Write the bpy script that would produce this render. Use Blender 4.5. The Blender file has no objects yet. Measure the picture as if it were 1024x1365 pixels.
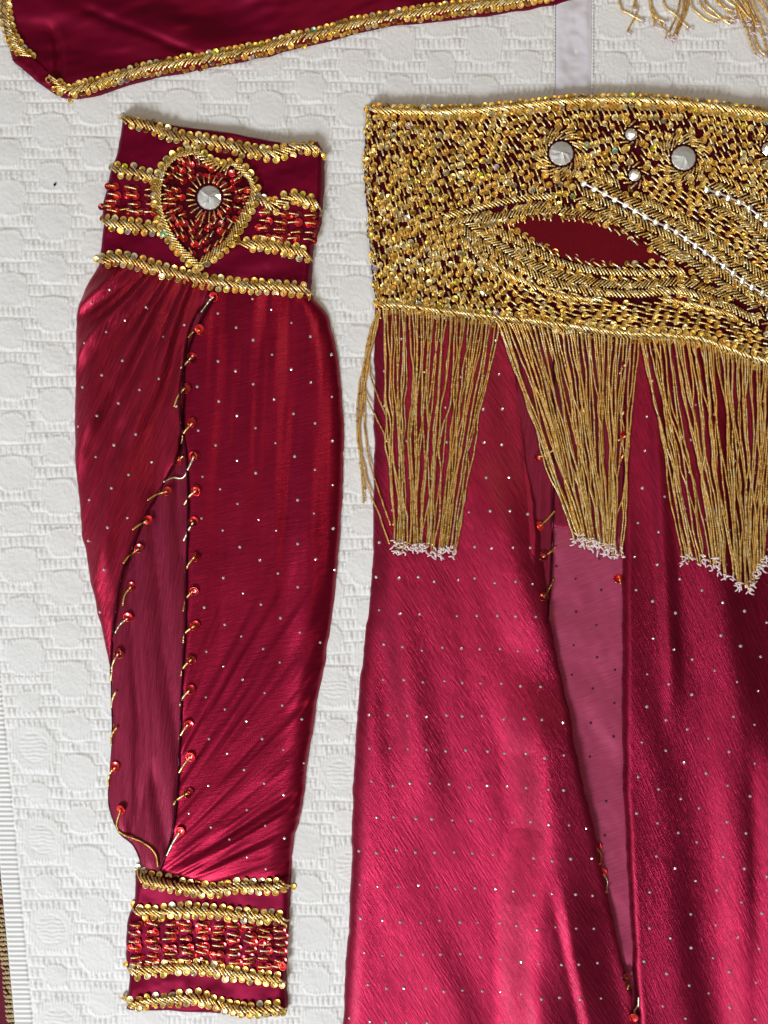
import bpy, math, random
import numpy as np
from mathutils import Vector, Matrix

random.seed(7)
rng = np.random.default_rng(7)
S = 0.0005                                  # metres per unit of the layout (half a millimetre)
def W(x, y, z=0.0):                         # layout units (x right, y down, z up) -> metres
    return ((x - 512.0) * S, (682.5 - y) * S, z * S)

# ------------------------------------------------------------------ camera, world, light
sc = bpy.context.scene
cam_d = bpy.data.cameras.new('camera'); cam = bpy.data.objects.new('camera', cam_d)
sc.collection.objects.link(cam)
CAM_H = 0.80
cam.location = (0, 0, CAM_H)
cam_d.sensor_fit = 'VERTICAL'; cam_d.sensor_height = 36
cam_d.lens = 18 * CAM_H / (682.5 * S)
cam_d.clip_start = 0.01; cam_d.clip_end = 50
sc.camera = cam
sc.view_settings.view_transform = 'Standard'; sc.view_settings.look = 'None'
sc.view_settings.exposure = 0.0; sc.view_settings.gamma = 1

world = bpy.data.worlds.new('World'); sc.world = world; world.use_nodes = True
bgn = world.node_tree.nodes['Background']
bgn.inputs[1].default_value = 1.0
def room_tone():
    """the room round the bed: paler walls towards the window, dimmer ones opposite"""
    nt = world.node_tree; tc = nt.nodes.new('ShaderNodeTexCoord'); dp = nt.nodes.new('ShaderNodeVectorMath'); dp.operation = 'DOT_PRODUCT'
    dp.inputs[1].default_value = Vector((-.66, -.74, .04)).normalized(); mr = nt.nodes.new('ShaderNodeMapRange'); mr.interpolation_type = 'SMOOTHSTEP'
    mr.inputs[1].default_value = -.25; mr.inputs[2].default_value = .8
    mx = nt.nodes.new('ShaderNodeMix'); mx.data_type = 'RGBA'; mx.inputs[6].default_value = (.10, .086, .070, 1); mx.inputs[7].default_value = (.50, .50, .50, 1)
    nt.links.new(tc.outputs['Generated'], dp.inputs[0]); nt.links.new(dp.outputs['Value'], mr.inputs[0]); nt.links.new(mr.outputs[0], mx.inputs[0]); nt.links.new(mx.outputs[2], bgn.inputs[0])
room_tone()

def area(name, loc, target, size, power, col, size_y=None):
    d = bpy.data.lights.new(name, 'AREA'); d.energy = power; d.color = col
    d.shape = 'RECTANGLE'; d.size = size; d.size_y = size_y or size
    o = bpy.data.objects.new(name, d); sc.collection.objects.link(o)
    o.location = loc
    o.rotation_euler = (Vector(target) - Vector(loc)).to_track_quat('-Z', 'Y').to_euler()
    return o
area('window_light', (-0.85, -1.50, 1.6), (0.0, -0.05, 0), 0.6, 48, (0.87, 0.94, 1.0), 0.6)
area('room_fill', (0.45, 0.55, 1.7), (0, 0.1, 0), 0.35, 5.0, (1.0, 0.78, 0.50))  # added warm fill for ceiling bounce and glints on the gold

# ------------------------------------------------------------------ node materials
def new_mat(name):
    m = bpy.data.materials.new(name); m.use_nodes = True
    nt = m.node_tree; b = nt.nodes['Principled BSDF']
    return m, nt, b
def setin(b, **k):
    for n, v in k.items():
        n = n.replace('_', ' ')
        if n in b.inputs: b.inputs[n].default_value = v
def node(nt, t, **k):
    n = nt.nodes.new(t)
    for a, v in k.items(): setattr(n, a, v)
    return n
def noise(nt, vec, scale, detail=4, rough=0.55):
    n = node(nt, 'ShaderNodeTexNoise'); n.inputs['Scale'].default_value = scale
    n.inputs['Detail'].default_value = detail; n.inputs['Roughness'].default_value = rough
    nt.links.new(vec, n.inputs['Vector']); return n
def mapped(nt, rot, sx, sy):
    """object coordinates turned by rot then stretched: units become layout units / 1000"""
    tc = node(nt, 'ShaderNodeTexCoord')
    r = node(nt, 'ShaderNodeVectorRotate'); r.rotation_type = 'Z_AXIS'; r.inputs['Angle'].default_value = rot
    nt.links.new(tc.outputs['Object'], r.inputs['Vector'])
    m = node(nt, 'ShaderNodeMapping'); m.inputs['Scale'].default_value = (sx, sy, 1)
    nt.links.new(r.outputs[0], m.inputs['Vector'])
    return tc, m.outputs[0]

def crinkle(name, deg, base, base2, rough=0.42, metal=0.55, bump=0.5, sheen=0.3):
    """tissue silk: fine crinkle lines, their sheen partly in the colour, running along direction deg (from +x)"""
    m, nt, b = new_mat(name)
    tc, v = mapped(nt, -math.radians(deg), 60, 800)
    n1 = noise(nt, v, 1.0, 5, 0.65)
    tc2, v2 = mapped(nt, -math.radians(deg + 4), 160, 2100)
    n2 = noise(nt, v2, 1.0, 3, 0.6)
    big = noise(nt, tc.outputs['Object'], 28, 3)
    grain = noise(nt, tc.outputs['Object'], 1500, 2)
    mx = node(nt, 'ShaderNodeMix', data_type='RGBA'); mx.inputs[6].default_value = (*base, 1); mx.inputs[7].default_value = (*base2, 1)  # crinkle highlights and dark valleys are mixed into the base colour
    ad = node(nt, 'ShaderNodeMath', operation='MULTIPLY_ADD'); ad.inputs[1].default_value = 1.5; ad.inputs[2].default_value = -0.25
    nt.links.new(n1.outputs[0], ad.inputs[0]); ad.use_clamp = True
    nt.links.new(ad.outputs[0], mx.inputs[0]); nt.links.new(mx.outputs[2], b.inputs['Base Color'])
    rr = node(nt, 'ShaderNodeMapRange'); rr.inputs[3].default_value = rough - 0.10; rr.inputs[4].default_value = rough + 0.14
    nt.links.new(big.outputs[0], rr.inputs[0]); nt.links.new(rr.outputs[0], b.inputs['Roughness'])
    s1 = node(nt, 'ShaderNodeMath', operation='MULTIPLY_ADD'); s1.inputs[1].default_value = 0.5
    nt.links.new(n2.outputs[0], s1.inputs[0]); nt.links.new(n1.outputs[0], s1.inputs[2])
    s2 = node(nt, 'ShaderNodeMath', operation='MULTIPLY_ADD'); s2.inputs[1].default_value = 0.3
    nt.links.new(grain.outputs[0], s2.inputs[0]); nt.links.new(s1.outputs[0], s2.inputs[2])
    bp = node(nt, 'ShaderNodeBump'); bp.inputs['Strength'].default_value = bump; bp.inputs['Distance'].default_value = 0.0008
    nt.links.new(s2.outputs[0], bp.inputs['Height']); nt.links.new(bp.outputs[0], b.inputs['Normal'])
    setin(b, Coat_Weight=.10, Coat_Roughness=.33, Specular_IOR_Level=.15, Metallic=metal, Sheen_Weight=sheen * .3, Sheen_Roughness=0.4, Sheen_Tint=(1, 0.25, 0.4, 1))
    return m

def plain_fabric(name, base, rough=0.6, metal=0.0, sheen=0.3, fine=3000, bump=0.25, tint=(1, .4, .5, 1), spec=0.12):
    m, nt, b = new_mat(name)
    tc = node(nt, 'ShaderNodeTexCoord')
    n = noise(nt, tc.outputs['Object'], fine, 2); n2 = noise(nt, tc.outputs['Object'], 60, 3)
    mx = node(nt, 'ShaderNodeMix', data_type='RGBA')
    mx.inputs[6].default_value = (*[c * 0.82 for c in base], 1); mx.inputs[7].default_value = (*[c * 1.15 for c in base], 1)
    nt.links.new(n2.outputs[0], mx.inputs[0]); nt.links.new(mx.outputs[2], b.inputs['Base Color'])
    bp = node(nt, 'ShaderNodeBump'); bp.inputs['Strength'].default_value = bump; bp.inputs['Distance'].default_value = 0.0003
    nt.links.new(n.outputs[0], bp.inputs['Height']); nt.links.new(bp.outputs[0], b.inputs['Normal'])
    setin(b, Roughness=rough, Metallic=metal, Sheen_Weight=sheen, Sheen_Tint=tint, Specular_IOR_Level=spec)
    return m

def varied(name, stops, metal, rough, rjit=0.1, coat=0.0):
    """colour picked per piece: object random plus the mesh attribute rnd"""
    m, nt, b = new_mat(name)
    oi = node(nt, 'ShaderNodeObjectInfo'); at = node(nt, 'ShaderNodeAttribute'); at.attribute_name = 'rnd'
    a = node(nt, 'ShaderNodeMath', operation='ADD'); f = node(nt, 'ShaderNodeMath', operation='FRACT')
    nt.links.new(oi.outputs['Random'], a.inputs[0]); nt.links.new(at.outputs['Fac'], a.inputs[1]); nt.links.new(a.outputs[0], f.inputs[0])
    cr = node(nt, 'ShaderNodeValToRGB'); cr.color_ramp.interpolation = 'CONSTANT'
    el = cr.color_ramp.elements
    while len(el) > 1: el.remove(el[0])
    el[0].position = stops[0][0]; el[0].color = (*stops[0][1], 1)
    for p, c in stops[1:]:
        e = el.new(p); e.color = (*c, 1)
    nt.links.new(f.outputs[0], cr.inputs[0]); nt.links.new(cr.outputs[0], b.inputs['Base Color'])
    g = node(nt, 'ShaderNodeMath', operation='MULTIPLY'); g.inputs[1].default_value = 7.31
    f2 = node(nt, 'ShaderNodeMath', operation='FRACT'); nt.links.new(f.outputs[0], g.inputs[0]); nt.links.new(g.outputs[0], f2.inputs[0])
    mr = node(nt, 'ShaderNodeMapRange'); mr.inputs[3].default_value = rough; mr.inputs[4].default_value = rough + rjit
    nt.links.new(f2.outputs[0], mr.inputs[0]); nt.links.new(mr.outputs[0], b.inputs['Roughness'])
    setin(b, Metallic=metal, Coat_Weight=coat)
    return m

M = {}
M['gold_sequin'] = varied('gold sequin', [(p, (c[0] * .96, c[1] * .92, c[2] * .8)) for p, c in [(0, (.92, .60, .16)), (.16, (1, .74, .27)), (.32, (.76, .47, .11)), (.46, (1, .85, .46)),
    (.58, (.94, .54, .13)), (.70, (.84, .58, .18)), (.82, (1, .74, .18)), (.90, (.60, .55, .42)), (.95, (.93, .86, .66)), (.975, (.9, .85, .1)), (.988, (.40, .75, .62)), (.994, (.75, .6, .85))]], .88, .27, .18)  # rare teal, violet and yellow stops paint iridescent glints
M['gold_bead'] = varied('gold bead', [(0, (.92, .64, .22)), (.3, (1, .80, .38)), (.5, (.74, .46, .12)), (.68, (1, .92, .62)), (.88, (.62, .38, .09))], .9, .34, .14)
M['fringe_bead'] = varied('fringe bead', [(p, (c[0] * .93, c[1] * .86, c[2] * .75)) for p, c in [(0, (.90, .60, .20)), (.25, (1, .74, .32)), (.45, (.66, .38, .09)), (.58, (.95, .68, .26)), (.78, (1, .90, .60))]], .88, .29, .14)
M['red_sequin'] = varied('red sequin', [(0, (.38, .004, .010)), (.35, (.6, .008, .014)), (.6, (.85, .02, .025)), (.8, (.22, .002, .008))], .75, .16, .2, .6)
M['velvet'] = plain_fabric('dark burgundy backing cloth', (.075, .001, .008), .7, .5, .03)
M['cuff'] = plain_fabric('burgundy satin lining cloth', (.17, .001, .022), .48, .55, .04, 2600, .3)
M['wrap'] = plain_fabric('burgundy stretch satin', (.165, .001, .018), .46, .55, .05, 2600, .3)
M['insert'] = plain_fabric('smooth burgundy satin', (.12, .001, .009), .42, .5, .02, 1500, .5)
M['cord'] = plain_fabric('dark burgundy bead', (.05, .002, .010), .25, .3, 0, 900, .1)
M['thread'] = plain_fabric('pale pink thread', (.82, .66, .66), .7, 0, .2, 900, .2, (1, 1, 1, 1))
M['skirt_left'] = crinkle('crimson tissue silk', -58, (.12, .001, .015), (.42, .018, .062), .32, .84, .55)
M['skirt_right'] = crinkle('crimson tissue silk steep', -66, (.11, .001, .013), (.34, .012, .048), .32, .84, .5)
M['skirt_inner'] = crinkle('mauve back of the silk', 18, (.28, .025, .075), (.46, .07, .15), .5, .25, .3, .3)
M['sleeve_left'] = crinkle('crimson silk gathered', 66, (.15, .001, .012), (.52, .024, .066), .29, .85, .55)
M['sleeve_right'] = crinkle('crimson silk cross crinkled', 12, (.18, .001, .014), (.36, .007, .042), .32, .8, .28)
M['sleeve_inner'] = crinkle('dull crimson lining silk', 84, (.13, .003, .022), (.34, .022, .060), .42, .6, .6)

m, nt, b = new_mat('silver crystal'); setin(b, Metallic=.65, Roughness=.12, Base_Color=(1, .98, .93, 1)); M['stone'] = m
m, nt, b = new_mat('small clear crystal'); setin(b, Metallic=.75, Roughness=.18, Base_Color=(.86, .86, .84, 1)); M['stud'] = m
m, nt, b = new_mat('dull foil back'); setin(b, Metallic=.2, Roughness=.5, Base_Color=(.06, .01, .03, 1)); M['stud_back'] = m
m, nt, b = new_mat('white chain metal'); setin(b, Metallic=.5, Roughness=.3, Base_Color=(.55, .45, .43, 1)); M['chain'] = m
m, nt, b = new_mat('black needle hole'); setin(b, Roughness=.7, Base_Color=(.01, .01, .01, 1)); M['hole'] = m

def cotton():
    m, nt, b = new_mat('white woven cotton')
    tc, v = mapped(nt, math.radians(35), 900, 3400)
    n = noise(nt, v, 1.0, 3, .6)
    g = noise(nt, tc.outputs['Object'], 1500, 3); big = noise(nt, tc.outputs['Object'], 7, 2)
    mx = node(nt, 'ShaderNodeMix', data_type='RGBA'); mx.inputs[6].default_value = (.74, .72, .70, 1); mx.inputs[7].default_value = (.83, .82, .81, 1)
    nt.links.new(big.outputs[0], mx.inputs[0]); nt.links.new(mx.outputs[2], b.inputs['Base Color'])
    ad = node(nt, 'ShaderNodeMath', operation='ADD'); nt.links.new(n.outputs[0], ad.inputs[0]); nt.links.new(g.outputs[0], ad.inputs[1])
    bp = node(nt, 'ShaderNodeBump'); bp.inputs['Strength'].default_value = .45; bp.inputs['Distance'].default_value = .00035
    nt.links.new(ad.outputs[0], bp.inputs['Height']); nt.links.new(bp.outputs[0], b.inputs['Normal'])
    setin(b, Roughness=.9, Sheen_Weight=.15)
    return m
M['cotton'] = cotton()
M['ribbon'] = plain_fabric('white satin ribbon', (.70, .67, .72), .35, 0, .2, 700, .2, (1, 1, 1, 1))
M['rug'] = plain_fabric('burgundy wool pile', (.12, .012, .025), .95, 0, .3, 1200, 1.0)
M['rug_pale'] = plain_fabric('straw yellow wool knot', (.50, .38, .20), .95, 0, .2, 1500, .8, (1, 1, 1, 1))
M['rug_dark'] = plain_fabric('slate blue wool knot', (.04, .045, .055), .95, 0, .2, 1500, .8, (1, 1, 1, 1))
M['floor'] = plain_fabric('dark wooden floor', (.10, .06, .04), .5, 0, 0, 200, .2)

# ------------------------------------------------------------------ numpy helpers
_tab = rng.random((8, 128, 128))
def vnoise(x, y, seed=0):
    x = np.asarray(x, float); y = np.asarray(y, float)
    xi = np.floor(x).astype(int); yi = np.floor(y).astype(int); fx = x - xi; fy = y - yi
    fx = fx * fx * (3 - 2 * fx); fy = fy * fy * (3 - 2 * fy)
    T = _tab[seed % 8]; g = lambda a, b_: T[(a + seed * 17) % 128, b_ % 128]
    return ((g(xi, yi) * (1 - fx) + g(xi + 1, yi) * fx) * (1 - fy) + (g(xi, yi + 1) * (1 - fx) + g(xi + 1, yi + 1) * fx) * fy) * 2 - 1
def fbm(x, y, seed=0, o=3):
    r = 0; a = 1
    for i in range(o):
        r = r + a * vnoise(x * 2 ** i, y * 2 ** i, seed + i); a *= .5
    return r
def sm(a, b_, x):
    t = np.clip((x - a) / (b_ - a), 0, 1); return t * t * (3 - 2 * t)
def spline(pts, step=2.0):
    p = np.array(pts, float)
    if len(p) == 2:
        n = max(2, int(np.hypot(*(p[1] - p[0])[:2]) / step) + 1); return p[0] + (p[1] - p[0]) * np.linspace(0, 1, n)[:, None]
    P = np.vstack([2 * p[0] - p[1], p, 2 * p[-1] - p[-2]]); out = []
    for i in range(1, len(P) - 2):
        n = max(2, int(np.linalg.norm(P[i + 1] - P[i]) / step)); t = np.linspace(0, 1, n, endpoint=False)[:, None]
        a, b_, c, d = P[i - 1], P[i], P[i + 1], P[i + 2]
        out.append(.5 * (2 * b_ + (c - a) * t + (2 * a - 5 * b_ + 4 * c - d) * t ** 2 + (3 * b_ - a - 3 * c + d) * t ** 3))
    out.append(p[-1:]); return np.vstack(out)
def resample(q, n):
    d = np.r_[0, np.cumsum(np.linalg.norm(np.diff(q, axis=0), axis=1))]; t = np.linspace(0, d[-1], n)
    return np.stack([np.interp(t, d, q[:, k]) for k in range(q.shape[1])], 1)
def length(q): return np.linalg.norm(np.diff(q, axis=0), axis=1).sum()

ZX0, ZY0 = -300, -300
Z = np.full((2000, 1800), 1.6)               # height of what is already laid down, [y, x]
def zat(x, y):
    xi = np.clip(np.round(np.asarray(x) - ZX0).astype(int), 0, Z.shape[1] - 1)
    yi = np.clip(np.round(np.asarray(y) - ZY0).astype(int), 0, Z.shape[0] - 1)
    return Z[yi, xi]

# ------------------------------------------------------------------ objects
def link(o): sc.collection.objects.link(o); return o
def thing(name, label, cat, x, y, group=None):
    o = link(bpy.data.objects.new(name, None)); o.location = W(x, y, 0); o.empty_display_size = .02
    o['label'] = label; o['category'] = cat
    if group: o['group'] = group
    return o
def base_of(parent):
    while parent is not None:
        if parent.type == 'EMPTY': return np.array(parent.location)
        parent = parent.parent
    return np.zeros(3)
def mesh_obj(name, v, f, mat, parent=None, rnd=None, smooth=True, label=None, kind=None):
    """v in layout units (n,3), f (m,3|4) int"""
    me = bpy.data.meshes.new(name); v = np.asarray(v, float); f = np.asarray(f, np.int32)
    w = np.stack([(v[:, 0] - 512) * S, (682.5 - v[:, 1]) * S, v[:, 2] * S], 1) - base_of(parent)
    f = f[:, ::-1]                            # y was flipped: keep the faces outwards
    me.vertices.add(len(w)); me.vertices.foreach_set('co', w.ravel())
    k = f.shape[1]; me.loops.add(f.size); me.loops.foreach_set('vertex_index', np.ascontiguousarray(f).ravel())
    me.polygons.add(len(f)); me.polygons.foreach_set('loop_start', np.arange(0, f.size, k, dtype=np.int32))
    me.polygons.foreach_set('use_smooth', np.full(len(f), smooth))
    me.update(calc_edges=True)
    if rnd is not None:
        a = me.attributes.new('rnd', 'FLOAT', 'FACE'); a.data.foreach_set('value', np.asarray(rnd, np.float32))
    me.materials.append(mat)
    o = link(bpy.data.objects.new(name, me)); o.parent = parent
    if label: o['label'] = label
    if kind: o['kind'] = kind
    return o

def per_bead(nf, sides=5):  # random tone per bead, painting sparkle along each row
    k = nf // (2 * sides) + 1; base = random.random()
    return np.repeat((base + rng.random(k) * .5) % 1.0, 2 * sides)[:nf]
class Acc:
    def __init__(s): s.v = []; s.f = []; s.r = []; s.n = 0
    def add(s, v, f, beaded=False):
        s.v.append(v); s.f.append(np.asarray(f) + s.n); s.n += len(v)
        s.r.append(per_bead(len(f)) if beaded else np.full(len(f), random.random()))
    def build(s, name, mat, parent, **k):
        if not s.v: return None
        return mesh_obj(name, np.vstack(s.v), np.vstack(s.f), mat, parent, np.concatenate(s.r), **k)

def tube(path, rad, sides=5):
    p = np.asarray(path, float); n = len(p); rad = np.broadcast_to(rad, (n,))
    t = np.gradient(p, axis=0); t /= np.linalg.norm(t, axis=1)[:, None] + 1e-9
    up = np.array([0, 0, 1.0]); a = np.cross(t, up); la = np.linalg.norm(a, axis=1)[:, None]
    a = np.where(la < 1e-3, np.array([[1.0, 0, 0]]), a / (la + 1e-9)); b_ = np.cross(a, t)
    th = np.linspace(0, 2 * np.pi, sides, endpoint=False) + .3
    v = p[:, None] + rad[:, None, None] * (np.cos(th)[None, :, None] * a[:, None] + np.sin(th)[None, :, None] * b_[:, None])
    i = np.arange(n - 1)[:, None] * sides; j = np.arange(sides)[None]; j2 = (j + 1) % sides
    f = np.stack([i + j, i + j2, i + sides + j2, i + sides + j], -1).reshape(-1, 4)
    return v.reshape(-1, 3), f
def beads(path3, r=1.5, pitch=2.9, sides=5):
    L = length(path3); n = max(2, int(round(L / pitch)))
    q = resample(path3, 2 * n + 1); rad = np.where(np.arange(2 * n + 1) % 2 == 1, r * 1.1, r * .5)
    return tube(q, rad, sides)

# a sequin: small cupped disc with a hole
def sequin_geo(R=5.2, n=12):
    th = np.linspace(0, 2 * np.pi, n, endpoint=False); rings = [(.9, .12), (2.2, 0), (R - .5, .9), (R, 1.0), (R - .1, .6)]
    v = np.vstack([np.stack([r * np.cos(th), r * np.sin(th), np.full(n, z)], 1) for r, z in rings]); f = []
    for k in range(len(rings) - 1):
        for j in range(n): f.append((k * n + j, k * n + (j + 1) % n, (k + 1) * n + (j + 1) % n, (k + 1) * n + j))
    return v, np.array(f)
SQV, SQF = sequin_geo()
SEQ_MESH = {}
def seq_mesh(kind):
    if kind not in SEQ_MESH:
        me = bpy.data.meshes.new(kind); me.from_pydata([tuple(a * S) for a in SQV], [], [tuple(int(i) for i in f) for f in SQF])
        me.materials.append(M[kind]); me.polygons.foreach_set('use_smooth', [True] * len(SQF)); SEQ_MESH[kind] = me
    return SEQ_MESH[kind]
COUNT = {}; REST = {}
def sequin(root, part, kind, x, y, z, tilt=.22, size=1.0, limit=300):
    ax = random.uniform(0, 6.283); tl = abs(random.gauss(0, tilt)); tl = min(tl, 1.0)
    R = Matrix.Rotation(tl, 3, Vector((math.cos(ax), math.sin(ax), 0)))
    key = (root.name, kind); c = COUNT.get(key, 0)
    if c < limit and -4 < x < 1028 and -4 < y < 1369:
        COUNT[key] = c + 1
        o = link(bpy.data.objects.new(kind, seq_mesh(kind))); o.parent = part
        o.location = Vector(W(x, y, z)) - Vector(base_of(part)); o.rotation_euler = R.to_euler(); o.scale = (size,) * 3
    else:
        A = REST.setdefault((root.name, part.name, kind), (part, Acc()))[1]
        v = SQV @ np.array(R).T * size; v = v * [1, -1, 1] + [x, y, z]
        A.add(v, SQF[:, ::-1])
def flush_sequins():
    for (r, p, kind), (part, A) in REST.items():
        A.build(kind + 's', M[kind], part, kind='stuff')

def coons(top, bot, left, right, step=2.0):
    T, B, L, R = [spline(c) for c in (top, bot, left, right)]
    nu = max(3, int(max(length(T), length(B)) / step)); nv = max(3, int(max(length(L), length(R)) / step))
    T = resample(T, nu); B = resample(B, nu); L = resample(L, nv); R = resample(R, nv)
    u = np.linspace(0, 1, nu)[None, :, None]; v = np.linspace(0, 1, nv)[:, None, None]
    P = (1 - v) * T[None] + v * B[None] + (1 - u) * L[:, None] + u * R[:, None] \
        - ((1 - u) * (1 - v) * T[0] + u * (1 - v) * T[-1] + (1 - u) * v * B[0] + u * v * B[-1])
    Wd = np.linalg.norm(R - L, axis=1)[:, None]; Hd = np.linalg.norm(B - T, axis=1)[None, :]
    U = np.broadcast_to(u[..., 0], P.shape[:2]); V = np.broadcast_to(v[..., 0], P.shape[:2])
    return P[..., 0], P[..., 1], U * Wd, (1 - U) * Wd, V * Hd, (1 - V) * Hd
def e(d, r): return np.sqrt(np.clip(1 - (1 - np.minimum(d / r, 1)) ** 2, 0, 1)) if r > 0 else 1.0
def grid_faces(nv, nu):
    i = np.arange(nv - 1)[:, None] * nu + np.arange(nu - 1)[None]
    return np.stack([i, i + 1, i + nu + 1, i + nu], -1).reshape(-1, 4)
def patch(name, parent, mat, top, bot, left, right, hf, step=2.2, label=None, stamp=True, kind=None):
    X, Y, dl, dr, dt, db = coons(top, bot, left, right, step)
    H = hf(X, Y, dl, dr, dt, db)
    near = np.exp(-np.minimum(np.minimum(dl, dr), np.minimum(dt, db)) / 9)      # slightly uneven hems
    X = X + near * (1.3 * vnoise(X / 21, Y / 21, 6) + .5 * vnoise(X / 8, Y / 8, 2)); Y = Y + near * 1.1 * vnoise(X / 19, Y / 19, 7)
    v = np.stack([X, Y, H], -1).reshape(-1, 3)
    o = mesh_obj(name, v, grid_faces(*X.shape), mat, parent, label=label, kind=kind)
    if stamp:
        # fill the height map between samples
        for ox in (0, .33, .66):
            for oy in (0, .33, .66):
                x = X[:-1, :-1] * (1 - ox) + X[:-1, 1:] * ox + (X[1:, :-1] - X[:-1, :-1]) * oy
                y = Y[:-1, :-1] * (1 - oy) + Y[1:, :-1] * oy + (Y[:-1, 1:] - Y[:-1, :-1]) * ox
                xi = np.round(x - ZX0).astype(int); yi = np.round(y - ZY0).astype(int)
                ok = (xi >= 0) & (xi < Z.shape[1]) & (yi >= 0) & (yi < Z.shape[0])
                np.maximum.at(Z, (yi[ok], xi[ok]), H[:-1, :-1][ok])
    return o

def stitch(A, x0, y0, x1, y1, lift=1.4, arch=1.3, r=1.5, pitch=3.1, zb=None):
    n = 5; t = np.linspace(0, 1, n); x = x0 + (x1 - x0) * t; y = y0 + (y1 - y0) * t
    z = (zat(x, y) if zb is None else zb) + lift + arch * np.sin(np.pi * t)
    A.add(*beads(np.stack([x, y, z], 1), r, pitch), beaded=True)

def trim(root, pts, hw=4.9, pitch=5.3, slant=13, name='sequin_trim', flip=1, lift=0):
    """gold braid: slanting rows of seed beads with sequins down both sides"""
    q = spline(pts); q = resample(q, max(8, int(length(q)))); q = q[5:-5]; n = max(2, int(length(q) / pitch)); c = resample(q, n + 1); t = np.gradient(c, axis=0); t /= np.linalg.norm(t, axis=1)[:, None]
    A = Acc(); nrm = np.stack([t[:, 1], -t[:, 0]], 1)
    ends = []
    for i in range(n + 1):
        j = rng.normal(0, .5, 4); w = hw + rng.normal(0, .5)
        p0 = c[i] + nrm[i] * w - t[i] * slant / 2 * flip + j[:2]; p1 = c[i] - nrm[i] * w + t[i] * slant / 2 * flip + j[2:]
        for k in range(1 if i % 3 else 1): stitch(A, *p0, *p1, lift=3.0 + lift, arch=1.6, r=1.6, pitch=3.1)
        ends.append((p0, p1, nrm[i]))
    part = A.build(name, M['gold_bead'], root)
    for i, (p0, p1, nn) in enumerate(ends):
        p = p0 + nn * 2.2 if i % 2 == 0 else p1 - nn * 2.2
        sequin(root, part, 'gold_sequin', p[0], p[1], zat(*p) + 1.2 + lift, .28, random.uniform(.80, .93))
    return part

# ================================================================== 1. satin wrap at the top
wrap = thing('satin_wrap', 'burgundy satin garment edged in gold sequin braid, crossing the top left of the bedspread', 'garment', 300, 30)
def h_wrap(X, Y, dl, dr, dt, db):
    t = X + 1.9 * Y
    f = 4.0 * np.sin((X * .35 - Y) / 19 + 1.3 * vnoise(X / 90, Y / 60, 1)) * sm(10, 60, db) + 3.5 * fbm((X - 1.5 * Y) / 120, (Y + .4 * X) / 45, 2)
    crease = -6 * np.exp(-((X - 78 - (Y - 60) * .25 + (Y - 60) ** 2 * .004) / 7) ** 2) * sm(30, 55, Y) * sm(118, 98, Y)
    crease2 = -4 * np.exp(-((Y - 14 - (X - 110) * .42) / 7) ** 2) * sm(105, 130, X) * sm(330, 250, X)
    return 2 + 11 * e(db, 14) * e(dl, 14) + (f + crease + crease2) * sm(4, 25, np.minimum(db, dl))
patch('satin_cloth', wrap, M['wrap'],
      [(4, -170), (400, -180), (800, -190)],
      [(104, 133), (140, 126), (200, 107), (270, 94), (350, 78), (430, 58), (512, 38), (600, 28), (680, 18), (752, 4), (800, -16)],
      [(4, -170), (6, -60), (3, 0), (5, 30), (12, 60), (22, 86), (42, 98), (62, 119), (82, 131), (104, 133)],
      [(800, -190), (802, -100), (800, -16)], h_wrap)
trim(wrap, [(18, -60), (13, -20), (11, 10), (14, 38), (24, 62), (42, 83)], hw=4.2, pitch=4.4, flip=-1)
trim(wrap, [(74, 106), (82, 120), (98, 126), (125, 119), (160, 108), (205, 97), (270, 86), (350, 70), (430, 49), (512, 30), (600, 18), (680, 8), (752, -8), (800, -24)], hw=4.2, pitch=4.4, flip=-1)
# hem roll with a loose clasp
patch('rolled_hem', wrap, M['wrap'], [(20, 84), (40, 78), (60, 92)], [(62, 120), (74, 121), (80, 112)], [(20, 84), (36, 98), (50, 110), (62, 120)], [(60, 92), (72, 100), (80, 112)],
      lambda X, Y, dl, dr, dt, db: 9 + 6 * e(dl, 9) * e(dr, 9) * e(dt, 8) * e(db, 8) + .8 * vnoise(X / 5, Y / 5, 3))

# ================================================================== 2. sleeve
sleeve = thing('sleeve', 'long puffed burgundy sleeve with a heart motif cuff, lying left of the gold belt', 'sleeve', 280, 750)
SIL_L = [(133, 358), (112, 392), (103, 425), (101, 500), (100, 560), (103, 640), (112, 720), (125, 790), (140, 852), (149, 905)]
SIL_L2 = [(149, 905), (151, 980), (147, 1040), (147, 1075), (160, 1108), (180, 1127), (193, 1160)]
SIL_R = [(414, 390), (440, 430), (453, 500), (458, 600), (453, 720), (438, 850), (421, 950), (402, 1080), (392, 1120), (388, 1168)]
CORD = [(288, 398), (270, 428), (254, 462), (244, 505), (243, 555), (250, 610), (252, 680), (250, 760), (249, 830), (246, 880), (243, 950), (240, 1020), (236, 1080), (228, 1120), (214, 1156)]
SLIT_L = [(284, 398), (262, 425), (249, 470), (247, 540), (240, 605), (222, 642), (200, 682), (184, 720), (168, 762), (160, 800), (152, 855), (149, 905)]
def h_in(X, Y, dl, dr, dt, db):
    f = 2.6 * (np.abs(np.sin((X - Y * .03) / 15 + 1.6 * vnoise(Y / 170, X / 60, 4))) * 2 - 1) + 1.3 * fbm(X / 11, Y / 160, 3)
    deep = 3.5 * np.exp(-((X - 196 - (Y - 1000) * .03) / 7) ** 2) - 4 * np.exp(-((X - 212 - (Y - 1060) * .18) / 8) ** 2) * sm(1000, 1050, Y)
    return 4.2 + np.clip(3.6 + 1.1 * f + deep, .3, 7.5) * e(dl, 16) * e(db, 20)
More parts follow.
